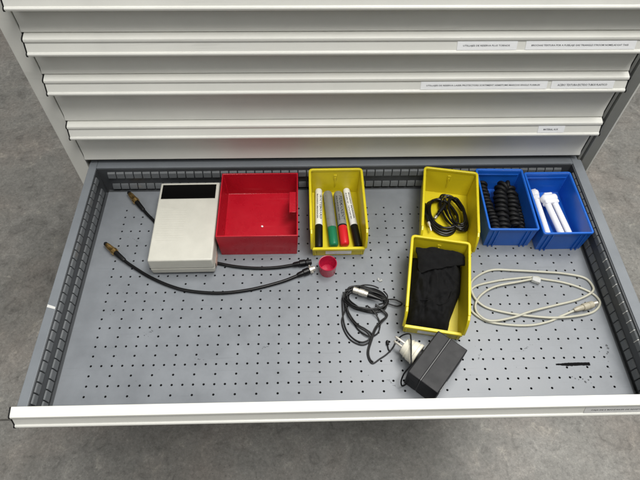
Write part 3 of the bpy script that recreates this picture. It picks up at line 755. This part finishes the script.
# ---- tangled thin black cord, its silver plug and the power adapter it feeds
ao = Vector((133.4, 30.4, 0))
ad = thing('power_adapter', 'black power adapter with ivory plug and tangled thin cord, before the pouch bin', 'power adapter', ao, 0)
ca, sa = math.cos(math.radians(-40.3)), math.sin(math.radians(-40.3))
def al(x, y, z): return (ao.x+ca*x-sa*y, ao.y+sa*x+ca*y, z)
def rbox(mb, x0, x1, y0, y1, z0, z1, ins=0.0):
    v = [al(x, y, z0) for x, y in ((x0+ins, y0+ins), (x1-ins, y0+ins), (x1-ins, y1-ins), (x0+ins, y1-ins))]+[al(x, y, z1) for x, y in ((x0, y0), (x1, y0), (x1, y1), (x0, y1))]
    mb.add(v, [(3,2,1,0), (4,5,6,7), (0,1,5,4), (1,2,6,5), (2,3,7,6), (3,0,4,7)])
HW, HL = 27.2, 45.0; SX = -HW+53.6*.43
b = MB(); rbox(b, -HW, SX-.2, -HL, HL, 0.2, 48); b.build('housing', 'adapter', ad, bevel=2.2, seg=3, origin=ao)
b = MB(); rbox(b, SX+.2, HW, -HL, HL, 0.2, 48.3); b.build('housing_cover', 'adapter', ad, bevel=1.6, seg=3, origin=ao)
b = MB(); rbox(b, SX-.6, SX+.6, -HL+1, HL-1, 1, 47.7); b.build('seam_strip', 'seam', ad, origin=ao)
b = MB(); rbox(b, HW+.05, HW+.5, -HL+8, -HL+34, 6, 40); c = b.build('rating_label', 'scuff', ad, origin=ao, smooth=False)
b = MB(); rbox(b, HW+.5, HW+.7, -HL+11, -HL+30, 30, 36); rbox(b, HW+.5, HW+.7, -HL+11, -HL+27, 22, 26); b.build('label_print', 'paper2', c, origin=ao, smooth=False)
axd = Vector((-ca, -sa, 0)).normalized()
p0 = Vector(al(-HW, -1.5, 24))
pb = MB(); pb.lathe([(0.1, 12.5), (4, 12.5)], p0, axd, n=28); pb.build('plug_neck', 'adapter', ad, origin=ao)
pb = MB(); pb.lathe([(4.1, 17.6), (5, 19.0), (9, 19.0), (10, 17.8), (18, 17.4), (20, 16), (27, 14.6), (31, 13.6), (31.8, 12.4)], p0, axd, n=32); pg = pb.build('plug_body', 'ivory', ad, origin=ao, angle=30)
pb = MB()
for z in (18, 24.2, 30): 
    pass
gr = MB()
for k in range(3):
    a0 = p0+axd*(12+5*k); gr.lathe([(0, 17.9-.5*k), (1.2, 17.9-.5*k)], a0, axd, n=32)
gr.build('grip_rings', 'ivory', ad, origin=ao, angle=30)
for s_ in (-1, 1):
    q = p0+axd*31.8+Vector((0, 0, s_*8.5)); MB().lathe([(0, 2.3), (16.5, 2.3), (18.6, 1.5), (19, .6)], q, axd, n=14).build('pin', 'silver', ad, origin=ao, angle=30)
# the cord
T = MB()
conn_dir = (Vector((38.6, 170.1, 9))-Vector((11.6, 181.1, 9))).normalized()
rr = 1.3
def strand(P, r=rr): T.tube(catmull(P, 7), r, 7)
for k in range(9):
    rot = math.radians(-30+3.4*k); 
    cx, cy = 32+1.6*(k % 3), 166-1.5*(k % 4)
    T.tube(catmull(ell(cx, cy, 37-2.2*(k % 3)+k*.5, 24-2.0*(k % 4), rot, 1.6+1.0*k, .9*k, .97, n=18, jit=2.6, seed=20+k), 4), rr, 7)
strand([(-6, 178, 8), (-4.2, 146, 4), (-10.6, 125.8, 2.2), (-7.4, 106.1, 1.6), (2.8, 88.7, 1.5), (19.8, 79.5, 1.5), (33.5, 84.3, 2), (38.8, 97.5, 3), (28.8, 107.4, 3.6), (15.2, 117.4, 3.2), (3.6, 135.6, 4), (-3, 155, 7)])
strand([(-4, 172, 7), (-3, 147.9, 5), (6.7, 125.5, 3), (18, 105.7, 2.2), (33.2, 94.2, 4), (47.8, 98.8, 2), (54.3, 112.8, 1.8), (52.7, 126.7, 3.4), (43.9, 140, 8), (34, 150, 9)])
strand([(-8, 168, 5), (-8, 130, 2), (-3.6, 107, 1.6), (8, 90.5, 1.6), (22, 83.5, 3.2), (35, 90, 4.5), (30, 101, 5), (16, 112, 5.2), (2, 130, 6), (-2, 150, 7)])
strand([(50, 150, 8), (60.4, 140.6, 6), (66.9, 131.6, 4), (55, 120.7, 4.5), (45, 108.3, 4.2), (36.5, 88, 4), (29.5, 67.5, 2), (31, 53, 1.5), (37.1, 46.6, 1.5), (49.2, 54.3, 1.5), (60.2, 61.4, 1.5), (71.7, 72.3, 1.6), (80, 85, 4), (88, 88, 18), (96.5, 82, 36), (96, 70, 45), (94.5, 55, 46), (92.5, 40, 46), (91, 27, 43), (81, 17, 31), (77, 9, 19), (79, 4, 12), (87, 8, 10)])
strand([(49, 153, 8), (60.0, 143.6, 6), (68.9, 132.6, 4), (57, 118.7, 4.5), (46.5, 106.3, 4.2), (38.3, 87, 4), (31.5, 67.5, 2), (32.6, 54.6, 1.5), (37.6, 48.6, 1.5)])
strand([(57, 160, 9), (80.8, 162.9, 6), (91, 159.5, 5), (96.5, 154.3, 4), (86.9, 150.2, 4), (69, 155.6, 5), (55, 152, 8)])
strand([(68, 66, 1.5), (64.6, 72, 1.5), (64.1, 83.7, 1.8)])
T.build('cord', 'cable', ad, origin=ao, angle=80)
MB().lathe([(0, 1.8), (.5, 2.6), (7, 2.6), (8, 1.8)], (64.2, 78, 3), (0, 1, 0), n=12).build('cord_tie', 'cable', ad, origin=ao)
cz = Vector((11.6, 180.1, 12.5))
MB().lathe([(0, 4.6), (.6, 5.6), (9, 5.6), (9.4, 4.9), (11, 4.9), (11.4, 6.1), (20, 6.1), (20.5, 5.2), (27, 5.0)], cz, conn_dir, n=24).build('silver_connector', 'silver', ad, origin=ao, angle=25)
MB().lathe([(27.1, 5.3), (33, 5.0), (44, 3.4), (52, 2.0)], cz, conn_dir+Vector((0, 0, -.05)), n=16).build('strain_relief', 'cable', ad, origin=ao, angle=30)

# ---- beige cable
bo = Vector((335, 165, 0))
bc = thing('data_cable', 'long beige cable loosely coiled on the drawer floor in front of the blue bins', 'cable', bo)
BP = [(404.3, 138.1), (371.6, 125.9), (348.4, 116.4), (314, 109.9), (273.7, 111.9), (238.7, 120.2), (217.5, 140.1), (216.5, 163.4), (231, 187), (271.7, 198.6), (307.3, 203.4), (346.8, 206.2), (358.7, 202), (395.3, 194), (425.9, 181.2), (445.5, 166.4), (449, 149.8), (432.1, 133.9), (400.4, 125.4), (358.3, 122.5), (318.2, 126.8), (278.8, 134.4), (244, 146.5), (226.9, 165.5), (225.5, 192), (244.2, 211.5), (272.5, 222.6), (311.2, 220.4), (362.4, 216), (400.6, 212.3), (437, 203.2), (446.6, 185.8), (439.9, 171.3), (410.2, 157.6), (365, 146.7), (320.3, 135), (284.6, 123.8), (246.5, 118.2), (228.5, 130.7), (225.8, 149.1), (240.4, 170), (269.2, 186.4), (314, 195.4), (340, 200.5)]
nB = len(BP); Z = []
for i, (x, y) in enumerate(BP):
    z = 2.2
    if 12 <= i: 
        # strands laid later rest on the earlier ones where they cross
        d = min((math.hypot(x-a, y-b) for j, (a, b) in enumerate(BP[:i-5])), default=99)
        if d < 26: z = 2.2+4.2*max(0, 1-d/26)
    Z.append(z)
P3 = [(x, y, z) for (x, y), z in zip(BP, Z)]
P3[0] = (404.3, 138.1, 5.5)
MB().tube(catmull(P3, 9), 2.1, 10).build('cord', 'beige', bc, origin=bo, angle=80)
d = Vector((1, .30, 0)).normalized(); s0 = Vector((402, 137.2, 6.6))
MB().lathe([(-6, 2.6), (0, 4.4), (8, 4.8), (12, 4.8)], s0, d, n=16).build('strain_relief', 'beige2', bc, origin=bo, angle=30)
MB().lathe([(12.1, 5.4), (12.8, 6.4), (22, 6.6), (22.6, 5.9), (24, 5.9), (24.5, 6.4), (32, 6.2), (33, 5.2)], s0, d, n=20).build('connector_body', 'beige2', bc, origin=bo, angle=25)
MB().lathe([(33.1, 4.2), (41, 4.2), (42, 3.6)], s0, d, n=18).build('connector_tip', 'silver', bc, origin=bo, angle=25)
e = MB(); dv = Vector((1, -.45, 0)).normalized(); sv = Vector((.45, 1, 0)).normalized(); c0 = Vector((339, 201, 4))
v = [c0+dv*a+sv*b_+Vector((0, 0, z)) for a in (0, 15) for b_, z in ((-5, -2), (5, -2), (5, 5), (-5, 5))]
e.add(v, [(3,2,1,0), (4,5,6,7), (0,1,5,4), (1,2,6,5), (2,3,7,6), (3,0,4,7)])
e.build('modular_plug', 'clear', bc, bevel=.8, origin=bo)

# ------------------------------------------------------------------ light: hall ceiling lamps, soft ambient
wd = bpy.data.worlds.new('World'); scene.world = wd; wd.use_nodes = True
bg = wd.node_tree.nodes['Background']; bg.inputs['Color'].default_value = (.93, .97, 1.0, 1); bg.inputs['Strength'].default_value = 0.10
def area(name, loc, aim, sx, sy, power, col=(1, .985, .95)):
    l = bpy.data.lights.new(name, 'AREA'); l.shape = 'RECTANGLE'; l.size = sx; l.size_y = sy; l.energy = power; l.color = col
    o = bpy.data.objects.new(name, l); COL.objects.link(o); o.location = loc
    o.rotation_euler = (Vector(aim)-Vector(loc)).to_track_quat('-Z', 'Y').to_euler()
    return o
area('ceiling_light', (1.0, 1.15, 3.3), (0.1, .1, 0), 1.7, 1.6, 92)
area('ceiling_light', (0.6, -0.5, 3.2), (0, .2, .1), 1.8, .6, 96)
area('ceiling_light', (-2.2, -2.0, 2.9), (0, .4, .1), 1.2, 2.0, 30)

# ------------------------------------------------------------------ camera
cd = bpy.data.cameras.new('Camera'); cam = bpy.data.objects.new('Camera', cd); COL.objects.link(cam)
cd.sensor_width = 36; cd.lens = 535.427/640*36; cd.clip_start = .01; cd.clip_end = 100
cam.location = (-.067991, -.289460, .839855)
cam.rotation_euler = (.6096883, -.0115051, -.0238745)
scene.camera = cam
scene.view_settings.view_transform = 'Standard'; scene.view_settings.look = 'None'; scene.view_settings.exposure = 0
scene.render.engine = 'CYCLES'
